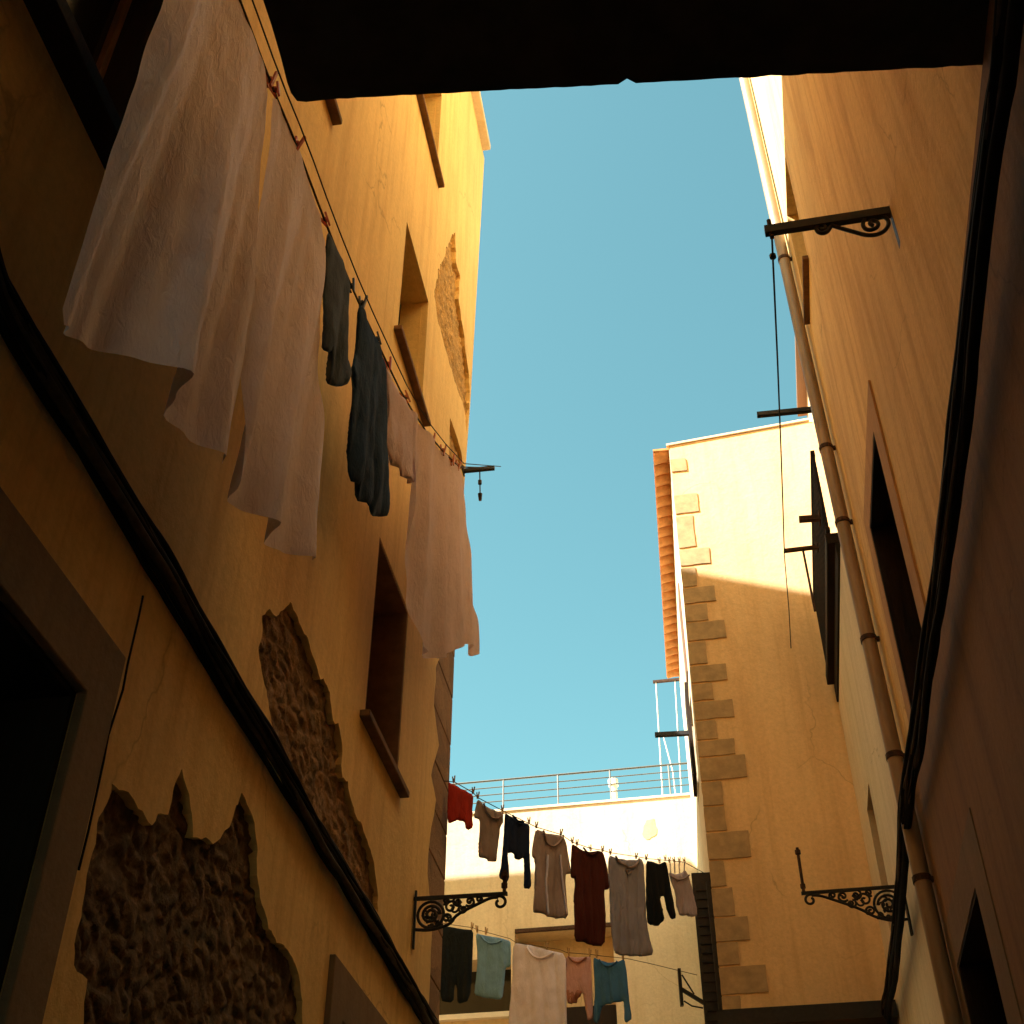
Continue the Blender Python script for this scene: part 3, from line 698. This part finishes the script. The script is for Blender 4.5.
# ------------------------------------------------------------------ LAUNDRY
PEGN = [0]
def peg_mesh(mat):
    mb = MB()
    for s in (-1, 1):
        mb.hexa([Vector((-.006, s * .002, -.035)), Vector((.006, s * .002, -.035)), Vector((.006, s * .010, -.035)), Vector((-.006, s * .010, -.035)),
                 Vector((-.006, s * .012, .045)), Vector((.006, s * .012, .045)), Vector((.006, s * .021, .045)), Vector((-.006, s * .021, .045))])
    mb.tube([Vector((-.009, 0, .004)), Vector((.009, 0, .004))], .009, 8)
    me = bpy.data.meshes.new("peg"); me.from_pydata([tuple(p) for p in mb.v], [], mb.f)
    bm = bmesh.new(); bm.from_mesh(me); bmesh.ops.recalc_face_normals(bm, faces=bm.faces); bm.to_mesh(me); bm.free()
    me.materials.append(mat); return me
PEGS = {k_: peg_mesh(M[k_]) for k_ in ('peg_red', 'peg_dark', 'peg_orange', 'peg_wood')}
def peg(P, along, label, kind, group, scale=1.0, tilt=0.0):
    o = bpy.data.objects.new("clothes_peg", PEGS[kind]); COL.objects.link(o)
    x = Vector((along.x, along.y, 0)).normalized(); y = Vector((-x.y, x.x, 0)); z = ZV
    m = Matrix((x, y, z)).transposed().to_4x4()
    o.matrix_world = Matrix.Translation(P) @ m @ Matrix.Rotation(tilt, 4, 'X') @ Matrix.Scale(scale, 4)
    tag(o, label, "clothes peg", group); return o

def cloth(name, label, cat, fr, outline, mat, thick=.02, fold=.02, lam=.12, seed=0, step=.018, d0=0.0, smooth=1, px=True, parent=None, group=None, swing=0.0, top_keep=.06, dfun=None):
    """outline traced on the vertical plane of its line; single sheet if thick == 0, otherwise a padded double layer"""
    p2 = fr.pts(outline, d0) if px else outline
    p2 = [Vector(p) for p in p2]
    if smooth:
        q = []
        for i, p in enumerate(p2):
            a, b = p2[i - 1], p2[(i + 1) % len(p2)]; q += [p.lerp(a, .16), p.lerp(b, .16)]
        p2 = q
    p2 = densify(p2, step)
    lo = min(p.y for p in p2); hi = max(p.y for p in p2); l0 = min(p.x for p in p2); l1 = max(p.x for p in p2)
    inner = []; rd = random.Random(seed); y = lo + step * .5; row = 0
    while y < hi:
        x = l0 + (row % 2) * step * .5
        while x < l1:
            q = Vector((x + (rd.random() - .5) * step * .2, y + (rd.random() - .5) * step * .2))
            if pin(q, p2) and min((q - e).length_squared for e in p2) > (step * .55) ** 2: inner.append(q)
            x += step
        y += step * .87; row += 1
    nb = len(p2)
    V, E, Fc, *_ = delaunay_2d_cdt(p2 + inner, [(i, (i + 1) % nb) for i in range(nb)], [], 1, 1e-7)
    Fc = [f_ for f_ in Fc if pin(sum((V[i] for i in f_), Vector((0, 0))) / len(f_), p2)]
    H = hi - lo
    def disp(p):
        tt = (hi - p.y) / H; gr = min(1, top_keep + tt * 1.1)
        if thick <= 0:
            ph = 1.3 * noise.noise(Vector((p.x * 1.6, p.y * .5, seed))) + seed
            xx = p.x + .12 * (tt - .5) * math.sin(p.x * 3 + seed)
            a1 = abs(math.sin(math.pi * xx / lam + ph)); a2 = abs(math.sin(math.pi * xx / (lam * .31) + ph * 1.6 + seed))
            w = 2 * (1 - a1 * a1) ** 1.6 - .8 + .26 * (1 - 2 * a2 * a2) * (.5 + noise.noise(Vector((p.x * 2, p.y * .6, seed + 5)))) + .7 * noise.noise(Vector((p.x / lam * .9, p.y * .8, seed + 7)))
            sd = min(1, max(0, min(p.x - l0, l1 - p.x)) / .16)
            return -fold * gr * w * (.1 + .9 * sd) + fold * .10 * noise.noise(Vector((p.x * 14, p.y * 5, seed + 3))) - swing * tt * tt
        ph = 1.2 * noise.noise(Vector((p.x * 3, p.y * 1.3, seed))) + seed + p.y * 1.2 * math.sin(seed * 3)
        w = (1 - 2 * abs(math.sin(math.pi * p.x / lam + ph)) ** .8) * (.6 + .8 * noise.noise(Vector((p.x * 5, p.y * 3, seed + 9))))
        w += 1.1 * noise.noise(Vector((p.x / lam * 1.1, p.y / lam * .4, seed + 7)))
        return fold * max(gr, .35) * w + fold * .22 * noise.noise(Vector((p.x / lam * 3, p.y / lam * 2, seed + 3)))
    mb = MB()
    if thick <= 0:
        mb.v = [fr.P(p.x, d0 + disp(p), p.y) for p in V]; mb.f = [tuple(f_) for f_ in Fc]
    else:
        bd = []
        for p in V:
            m_ = min((p - e).length for e in p2); bd.append(m_)
        n = len(V); mp = {}
        mb.v = []
        fi = []; bi = []
        for p, dd in zip(V, bd):
            w = disp(p); t = thick * .55 * (1 - math.exp(-dd / (thick * .9)))
            if dd < 1e-5: fi.append(len(mb.v)); bi.append(len(mb.v)); mb.v.append(fr.P(p.x, d0 + w, p.y))
            else:
                fi.append(len(mb.v)); mb.v.append(fr.P(p.x, d0 + w - t, p.y)); bi.append(len(mb.v)); mb.v.append(fr.P(p.x, d0 + w + t, p.y))
        for f_ in Fc:
            mb.f.append(tuple(fi[i] for i in f_)); mb.f.append(tuple(bi[i] for i in reversed(f_)))
    o = mb.build(name, mat, parent, smooth=True, recalc=thick > 0)
    if parent is None:
        tag(o, label, cat, group)
    return o, disp
def seam(fr, pts, r, mat, parent, disp, name="collar", d0=0.0, off=.02, closed=False):
    q = densify(chaikin([Vector(p) for p in fr.pts(pts, d0)], 2, closed), .02, closed)
    MB().tube([fr.P(p.x, d0 + disp(p) - off, p.y) for p in q], r, 6).build(name, mat, parent, smooth=True)

M['sheet'] = fabric("white_cotton", (.82, .75, .89), .04, .42, 30.0, .04)
M['denim_g'] = fabric("washed_denim", (.06, .085, .13), .0, .4, 50.0, .35)
M['denim'] = fabric("dark_denim", (.010, .036, .10), .0, .4, 50.0, .3)
M['pinkw'] = fabric("pale_pink_cotton", (.80, .69, .78), .3, .5, 55.0, .06)
M['red'] = fabric("red_cotton", (.46, .035, .018), .15, .75, 22.0)
M['taupe'] = fabric("taupe_cotton", (.36, .285, .27), .15, .75, 22.0)
M['navy'] = fabric("navy_cotton", (.012, .022, .06), .05, .75, 22.0)
M['stone'] = fabric("stone_cotton", (.41, .32, .31), .15, .75, 22.0)
M['maroon'] = fabric("maroon_cotton", (.085, .018, .012), .08, .75, 22.0)
M['grey'] = fabric("grey_cotton", (.345, .335, .42), .15, .75, 22.0)
M['black'] = fabric("black_cotton", (.008, .011, .014), .03, .75, 22.0)
M['camisole'] = fabric("pale_cotton", (.55, .47, .54), .2, .75, 22.0)
M['slate'] = fabric("charcoal_cotton", (.010, .017, .03), .03, .75, 22.0)
M['aqua'] = fabric("light_blue_cotton", (.21, .43, .76), .15, .5)
M['white'] = fabric("white_jersey", (.78, .75, .90), .2, .3, 30.0)
M['pink'] = fabric("pink_cotton", (.60, .38, .42), .2, .75, 22.0)
M['pinkfloral'] = fabric("dusty_pink_trim", (.36, .16, .12), .1, .6, 20.0, .5)
M['blue'] = fabric("blue_cotton", (.055, .17, .38), .12, .5)

# line A, along the left wall
LA = Frame(-nL * 1.5, uL, -nL)
ropeA = [LA.px(p) for p in [(198, -110), (240, 0), (270, 82), (297, 146), (325, 222), (357, 300), (388, 365), (404, 398), (432, 440), (463, 471)]]
first = Vector(ropeA[0]); ropeA = [(first.x - 2.6, first.y + .25)] + ropeA
ra = densify(chaikin([Vector(p) for p in ropeA], 1, False), .06, False)
lineA = thing("clothesline", "near clothesline sagging along the left wall under white sheets and jeans", "clothesline", LA.P(ra[0].x, 0, ra[0].y))
MB().tube([LA.P(p.x, 0, p.y) for p in ra[:-3]] + [LROD + nL * .3], .006, 6).build("rope", M['rope'], lineA)
MB().tube([LA.P(p.x, -.04, p.y + .02 * math.sin(i * .02) + .015) for i, p in enumerate(ra[:-3])] + [LROD + nL * .36 + ZV * .01], .004, 6).build("return_rope", M['rope'], lineA)
s1 = [(200, -105), (240, 0), (269, 82), (264, 160), (257, 230), (246, 320), (234, 400), (222, 467), (206, 452), (192, 428), (174, 398), (152, 374), (130, 362), (108, 348), (82, 333), (54, 324), (83, 235), (124, 110), (162, 0)]
cloth("bed_sheet", "largest white sheet, nearest on the left clothesline, filling the upper left", "bed sheet", LA, s1, M['sheet'], 0, .075, .46, 1.3, .022, smooth=1, group="white sheets on the near clothesline")
s2 = [(273, 90), (297, 146), (324, 226), (322, 330), (318, 450), (313, 562), (296, 558), (278, 545), (262, 527), (246, 508), (223, 486), (233, 418), (245, 318), (257, 228), (270, 140)]
cloth("bed_sheet", "second white sheet from the left, hanging between the largest sheet and the faded denim trousers", "bed sheet", LA, s2, M['sheet'], 0, .055, .42, 4.1, .022, smooth=1, group="white sheets on the near clothesline")
s3 = [(405, 400), (418, 420), (432, 440), (448, 457), (463, 472), (467, 520), (471, 575), (477, 625), (479, 652), (472, 657), (468, 645), (460, 642), (452, 650), (444, 658), (432, 658), (421, 654), (414, 645), (412, 600), (411, 540), (411, 470), (408, 430)]
cloth("bed_sheet", "white sheet at the far end of the near clothesline, against the sky", "bed sheet", LA, s3, M['pinkw'], 0, .05, .5, 2.2, .025, smooth=1, group="white sheets on the near clothesline")
dn = [(326, 231), (334, 241), (343, 262), (349, 287), (347, 307), (347, 356), (350, 375), (345, 386), (333, 387), (326, 378), (329, 350), (324, 353), (321.5, 350), (323, 300), (325, 260)]
cloth("denim_trousers", "short faded denim trousers pegged right of the second white sheet", "trousers", LA, dn, M['denim_g'], .035, .02, .2, 3.0, .022)
jn = [(358, 304), (364, 306), (366, 321), (378, 342), (385, 364), (385.6, 438), (388.4, 512), (382.5, 517), (371, 516), (370, 506), (357, 500), (358, 486), (348, 480.6), (350, 418), (354, 388), (350.5, 367), (357, 350)]
cloth("denim_trousers", "long dark blue jeans hanging between the faded denim and the pale pillowcase", "trousers", LA, jn, M['denim'], .04, .022, .2, 5.0, .022)
pc = [(386, 366), (390, 376), (404, 399), (413, 414), (417, 440), (417, 466), (414, 482), (409, 484), (402, 478), (396, 466), (386, 461)]
cloth("pillowcase", "small pale pink pillowcase with a ragged hem beside the dark jeans", "pillowcase", LA, pc, M['pinkw'], .02, .035, .2, 6.0, .03)
for (p, kd, lb) in [((270, 82), 'peg_red', "red peg joining the largest white sheet to its neighbour"), ((275, 92), 'peg_red', "red peg just right of the first, on the second white sheet corner"),
                    ((297, 146), 'peg_red', "red peg halfway along the top of the second white sheet"), ((325, 222), 'peg_red', "red peg between the second white sheet and the faded denim"),
                    ((351, 288), 'peg_dark', "dark peg at the right end of the faded denim trousers"), ((362, 305), 'peg_dark', "dark peg holding the left end of the dark jeans"), ((377, 341), 'peg_dark', "dark peg holding the right side of the dark jeans"),
                    ((388, 366), 'peg_red', "red peg at the left corner of the pale pillowcase"), ((406, 399), 'peg_orange', "orange peg between the pillowcase and the far sheet"), ((432, 441), 'peg_orange', "orange peg halfway along the far sheet top"),
                    ((443, 452), 'peg_orange', "orange peg in the right half of the far sheet top"), ((452, 462), 'peg_orange', "orange peg next to last before the black rod"), ((458, 467), 'peg_orange', "orange peg closest to the black rod")]:
    a, h = LA.px(p); peg(LA.P(a, 0, h + .012), uL, lb, kd, "pegs on the near clothesline", 1.25, random.uniform(-.5, .2))

# line B, across the alley
PA = L.P(L.px((444, 781))[0], 0, L.px((444, 781))[1]); PBv = ray((706, 874)); PB = PBv * (12.1 / PBv.dot(uR)) + ZV * EYE
LB = vplane(PA, PB)
z5 = lambda l: [(384 + x / 3.2, 740 + y / 3.2) for x, y in l]
rB_ = z5([(225, 140), (285, 174), (300, 190), (380, 232), (487, 284), (567, 308), (603, 332), (660, 352), (700, 358), (725, 366), (808, 378), (840, 384), (882, 388), (915, 391), (962, 396)])
rpB = [LB.px(p) for p in rB_]
lineB = thing("clothesline", "upper cross clothesline strung over the alley end, with red shorts to pale camisole", "clothesline", PA)
MB().tube([PA] + [LB.P(a, 0, h + .015) for a, h in rpB] + [PB], .0035, 6).build("rope", M['rope'], lineB)
GB = "clothes on the upper cross clothesline"
C = lambda *a, **k_: cloth(*a, **k_)
o, dsp = C("shorts", "bright red shorts at the left end of the upper cross clothesline", "shorts", LB, z5([(205, 132), (218, 140), (252, 158), (285, 175), (281, 230), (280, 282), (268, 290), (254, 286), (252, 262), (235, 256), (222, 262), (207, 268), (203, 240)]), M['red'], .02, .02, .13, 1, group=None)
o, dsp = C("t_shirt", "beige cropped t-shirt between the red shorts and the navy top", "t-shirt", LB, z5([(298, 188), (320, 208), (345, 222), (378, 232), (384, 262), (372, 275), (366, 330), (362, 388), (345, 392), (320, 380), (298, 372), (302, 310), (306, 257), (288, 248)]), M['taupe'], .018, .018, .10, 2)
seam(LB, z5([(312, 205), (325, 240), (345, 255), (365, 250), (372, 235)]), .008, M['stone'], o, dsp)
o, dsp = C("long_sleeved_top", "navy long-sleeved top with drooping sleeves between two beige shirts", "top", LB, z5([(385, 232), (402, 242), (440, 262), (466, 270), (465, 330), (464, 370), (472, 430), (475, 465), (462, 478), (443, 475), (447, 420), (446, 376), (430, 386), (405, 362), (396, 362), (400, 410), (402, 442), (392, 462), (368, 440), (376, 400), (380, 340), (383, 290)]), M['navy'], .02, .016, .11, 3)
seam(LB, z5([(405, 243), (420, 262), (440, 264)]), .008, M['slate'], o, dsp)
o, dsp = C("t_shirt", "stone coloured t-shirt with pale side stripes left of the maroon shirt", "t-shirt", LB, z5([(487, 285), (515, 298), (560, 304), (580, 315), (590, 370), (598, 428), (580, 430), (585, 500), (588, 572), (545, 572), (510, 562), (478, 548), (481, 460), (482, 385), (468, 372), (476, 325)]), M['stone'], .02, .022, .14, 4)
seam(LB, z5([(500, 292), (515, 330), (535, 345), (555, 330), (566, 308)]), .009, M['stone'], o, dsp)
for x0, x1 in ((518, 512), (556, 572)): seam(LB, z5([(x0, 370), ((x0 + x1) / 2, 460), (x1, 560)]), .010, M['white'], o, dsp, "stripe", off=.022)
o, dsp = C("t_shirt", "long maroon t-shirt hanging in the middle of the upper cross clothesline", "t-shirt", LB, z5([(600, 332), (622, 342), (640, 356), (662, 358), (685, 354), (704, 362), (714, 420), (720, 478), (704, 480), (705, 570), (707, 660), (655, 657), (648, 650), (608, 643), (609, 540), (610, 445), (594, 440), (597, 380)]), M['maroon'], .022, .018, .13, 5)
seam(LB, z5([(632, 346), (645, 366), (662, 370), (680, 358)]), .009, M['maroon'], o, dsp)
o, dsp = C("long_shirt", "long pale grey nightshirt with a loose neckline right of the maroon shirt", "shirt", LB, z5([(718, 368), (745, 378), (775, 384), (805, 384), (828, 380), (833, 450), (838, 530), (848, 610), (858, 688), (830, 693), (800, 693), (765, 690), (731, 684), (727, 610), (722, 520), (718, 440)]), M['grey'], .022, .026, .16, 6)
seam(LB, z5([(735, 374), (755, 400), (780, 412), (800, 402), (812, 382)]), .011, M['taupe'], o, dsp)
seam(LB, z5([(765, 420), (775, 435), (785, 422)]), .007, M['taupe'], o, dsp, "button_tab")
o, dsp = C("shorts", "black knee-length trousers between the grey nightshirt and the camisole", "trousers", LB, z5([(838, 385), (862, 390), (880, 398), (902, 387), (910, 420), (924, 500), (936, 570), (915, 576), (903, 535), (894, 500), (882, 502), (888, 545), (893, 577), (880, 596), (845, 592), (841, 530), (838, 470)]), M['black'], .022, .015, .12, 7)
o.name = "knee_trousers"
o, dsp = C("camisole", "pale camisole with thin straps at the right end of the upper cross clothesline", "camisole", LB, z5([(912, 422), (928, 430), (948, 428), (964, 415), (976, 440), (985, 470), (993, 520), (1000, 562), (985, 568), (965, 562), (945, 562), (938, 530), (928, 490), (918, 455)]), M['camisole'], .018, .018, .10, 8)
for x0, x1 in ((914, 916), (928, 930), (946, 944), (962, 962)): seam(LB, z5([(x0, 392), ((x0 + x1) / 2, 408), (x1, 426)]), .006, M['camisole'], o, dsp, "strap", off=.005)
seam(LB, z5([(914, 438), (930, 450), (950, 448), (970, 434)]), .008, M['stone'], o, dsp, "trim")
nmB = [(223, 139, "left corner of the red shorts"), (285, 174, "right corner of the red shorts"), (300, 190, "left shoulder of the beige cropped t-shirt"), (379, 231, "navy top's left shoulder, beside the beige cropped t-shirt"), (464, 270, "right shoulder of the navy top"),
       (488, 284, "left shoulder of the stone striped t-shirt"), (567, 307, "right shoulder of the stone striped t-shirt"), (603, 333, "left shoulder of the maroon t-shirt"), (618, 340, "maroon t-shirt just left of its collar"), (661, 357, "maroon t-shirt collar"), (700, 360, "right shoulder of the maroon t-shirt"),
       (725, 369, "left shoulder of the grey nightshirt"), (808, 382, "right shoulder of the grey nightshirt"), (840, 386, "left waist of the black trousers"), (882, 396, "middle waist of the black trousers"), (901, 388, "right waist of the black trousers"),
       (914, 394, "leftmost strap of the camisole"), (929, 394, "second strap of the camisole from the left"), (946, 394, "third strap of the camisole from the left"), (962, 395, "rightmost strap of the camisole")]
for x, y, t_ in nmB:
    a, h = LB.px(z5([(x, y)])[0]); peg(LB.P(a, 0, h + .03), LB.U, "small wooden peg holding the " + t_, 'peg_wood', "pegs on the upper cross clothesline", .7, random.uniform(-.2, .2))

# line C, lower and further
PC1 = RP(12.6, -.62, 3.6); PC1v = ray((697, 975)); PC1 = PC1v * (12.45 / PC1v.dot(uR)) + ZV * EYE
PC0v = ray((425, 918)); PC0 = PC0v * (14.2 / PC0v.dot(uR)) + ZV * EYE
LC = vplane(PC0, PC1)
z3 = lambda l: [(400 + x / 6.4, 900 + y / 6.4) for x, y in l]
z4 = lambda l: [(540 + x / 5.69, 920 + y / 5.69) for x, y in l]
rC = [(445, 925), (473, 929), (477, 931), (510, 940), (516, 944), (560, 951), (567, 954), (592, 956), (598, 957), (627, 960), (650, 965)]
rpC = [LC.px(p) for p in rC]
lineC = thing("clothesline", "lower cross clothesline behind the left lamp bracket, from charcoal trousers to blue top", "clothesline", PC0)
MB().tube([PC0] + [LC.P(a, 0, h + .015) for a, h in rpC] + [PC1], .0035, 6).build("rope", M['rope'], lineC)
C("dark_trousers", "charcoal trousers behind the left lamp bracket, at the left end of the lower line", "trousers", LC, [(437, 924), (445, 926), (462, 929), (473.5, 930), (473, 950), (470, 1001), (457, 1004), (456.5, 985), (455, 985), (454, 1003), (440, 1001)], M['slate'], .025, .015, .12, 9)
o, dsp = C("t_shirt", "light blue t-shirt between the charcoal trousers and the white shirt", "t-shirt", LC, z3([(488, 212), (530, 225), (590, 235), (640, 242), (707, 262), (712, 330), (713, 425), (674, 432), (668, 530), (660, 640), (600, 632), (540, 625), (475, 606), (488, 530), (497, 450), (494, 330)]), M['aqua'], .02, .022, .15, 10)
seam(LC, z3([(520, 228), (560, 275), (610, 285), (660, 262)]), .008, M['aqua'], o, dsp)
o, dsp = C("shirt", "white nightshirt, the longest piece on the lower cross clothesline", "shirt", LC, [(513, 943), (530, 945), (548, 950), (566, 954), (567, 990), (568, 1030), (568, 1070), (508, 1070), (510, 1010), (512, 970)], M['white'], .02, .026, .2, 11)
seam(LC, [(528, 948), (535, 958), (545, 959), (554, 953)], .012, M['sheet'], o, dsp)
o, dsp = C("top", "pink top with a ruffled rust-pink hem between the white nightshirt and the blue top", "top", LC, z4([(148, 205), (200, 212), (250, 212), (292, 205), (298, 320), (298, 440), (297, 555), (272, 572), (260, 500), (246, 412), (210, 420), (185, 470), (155, 468), (148, 400), (150, 300)]), M['pink'], .018, .018, .12, 12)
seam(LC, z4([(165, 210), (195, 240), (235, 245), (270, 215)]), .010, M['pinkfloral'], o, dsp)
cloth("hem_ruffle", "", "", LC, z4([(148, 395), (200, 400), (240, 395), (246, 412), (225, 440), (205, 470), (180, 478), (155, 474)]), M['pinkfloral'], .03, .02, .06, 14, parent=o)
cloth("cuff", "", "", LC, z4([(255, 400), (300, 400), (299, 470), (297, 558), (272, 576), (262, 500)]), M['pink'], .026, .012, .06, 15, parent=o)
o, dsp = C("long_sleeved_top", "blue long-sleeved top at the right end of the lower cross clothesline", "top", LC, z4([(305, 212), (340, 228), (395, 245), (440, 238), (482, 222), (495, 300), (508, 420), (525, 560), (502, 592), (485, 570), (478, 500), (474, 458), (420, 475), (352, 486), (345, 530), (340, 562), (325, 592), (302, 572), (308, 470), (312, 400), (308, 300)]), M['blue'], .02, .022, .13, 13)
seam(LC, z4([(345, 228), (370, 262), (410, 268), (445, 236)]), .008, M['blue'], o, dsp)
for (p, t_) in [((446, 925), "left corner of the charcoal trousers"), ((472, 929), "right corner of the charcoal trousers"), ((477, 932), "left shoulder of the light blue t-shirt"), ((486, 934), "light blue t-shirt collar"), ((516, 943), "left shoulder of the white nightshirt"), ((547, 949), "right side of the white nightshirt collar"),
               ((569, 955), "left shoulder of the pink top"), ((590, 956), "right shoulder of the pink top"), ((597, 957), "left shoulder of the blue top"), ((623, 959), "right shoulder of the blue top")]:
    a, h = LC.px(p); peg(LC.P(a, 0, h + .03), LC.U, "small wooden peg holding the " + t_, 'peg_wood', "pegs on the lower cross clothesline", 1.0, random.uniform(-.2, .2))
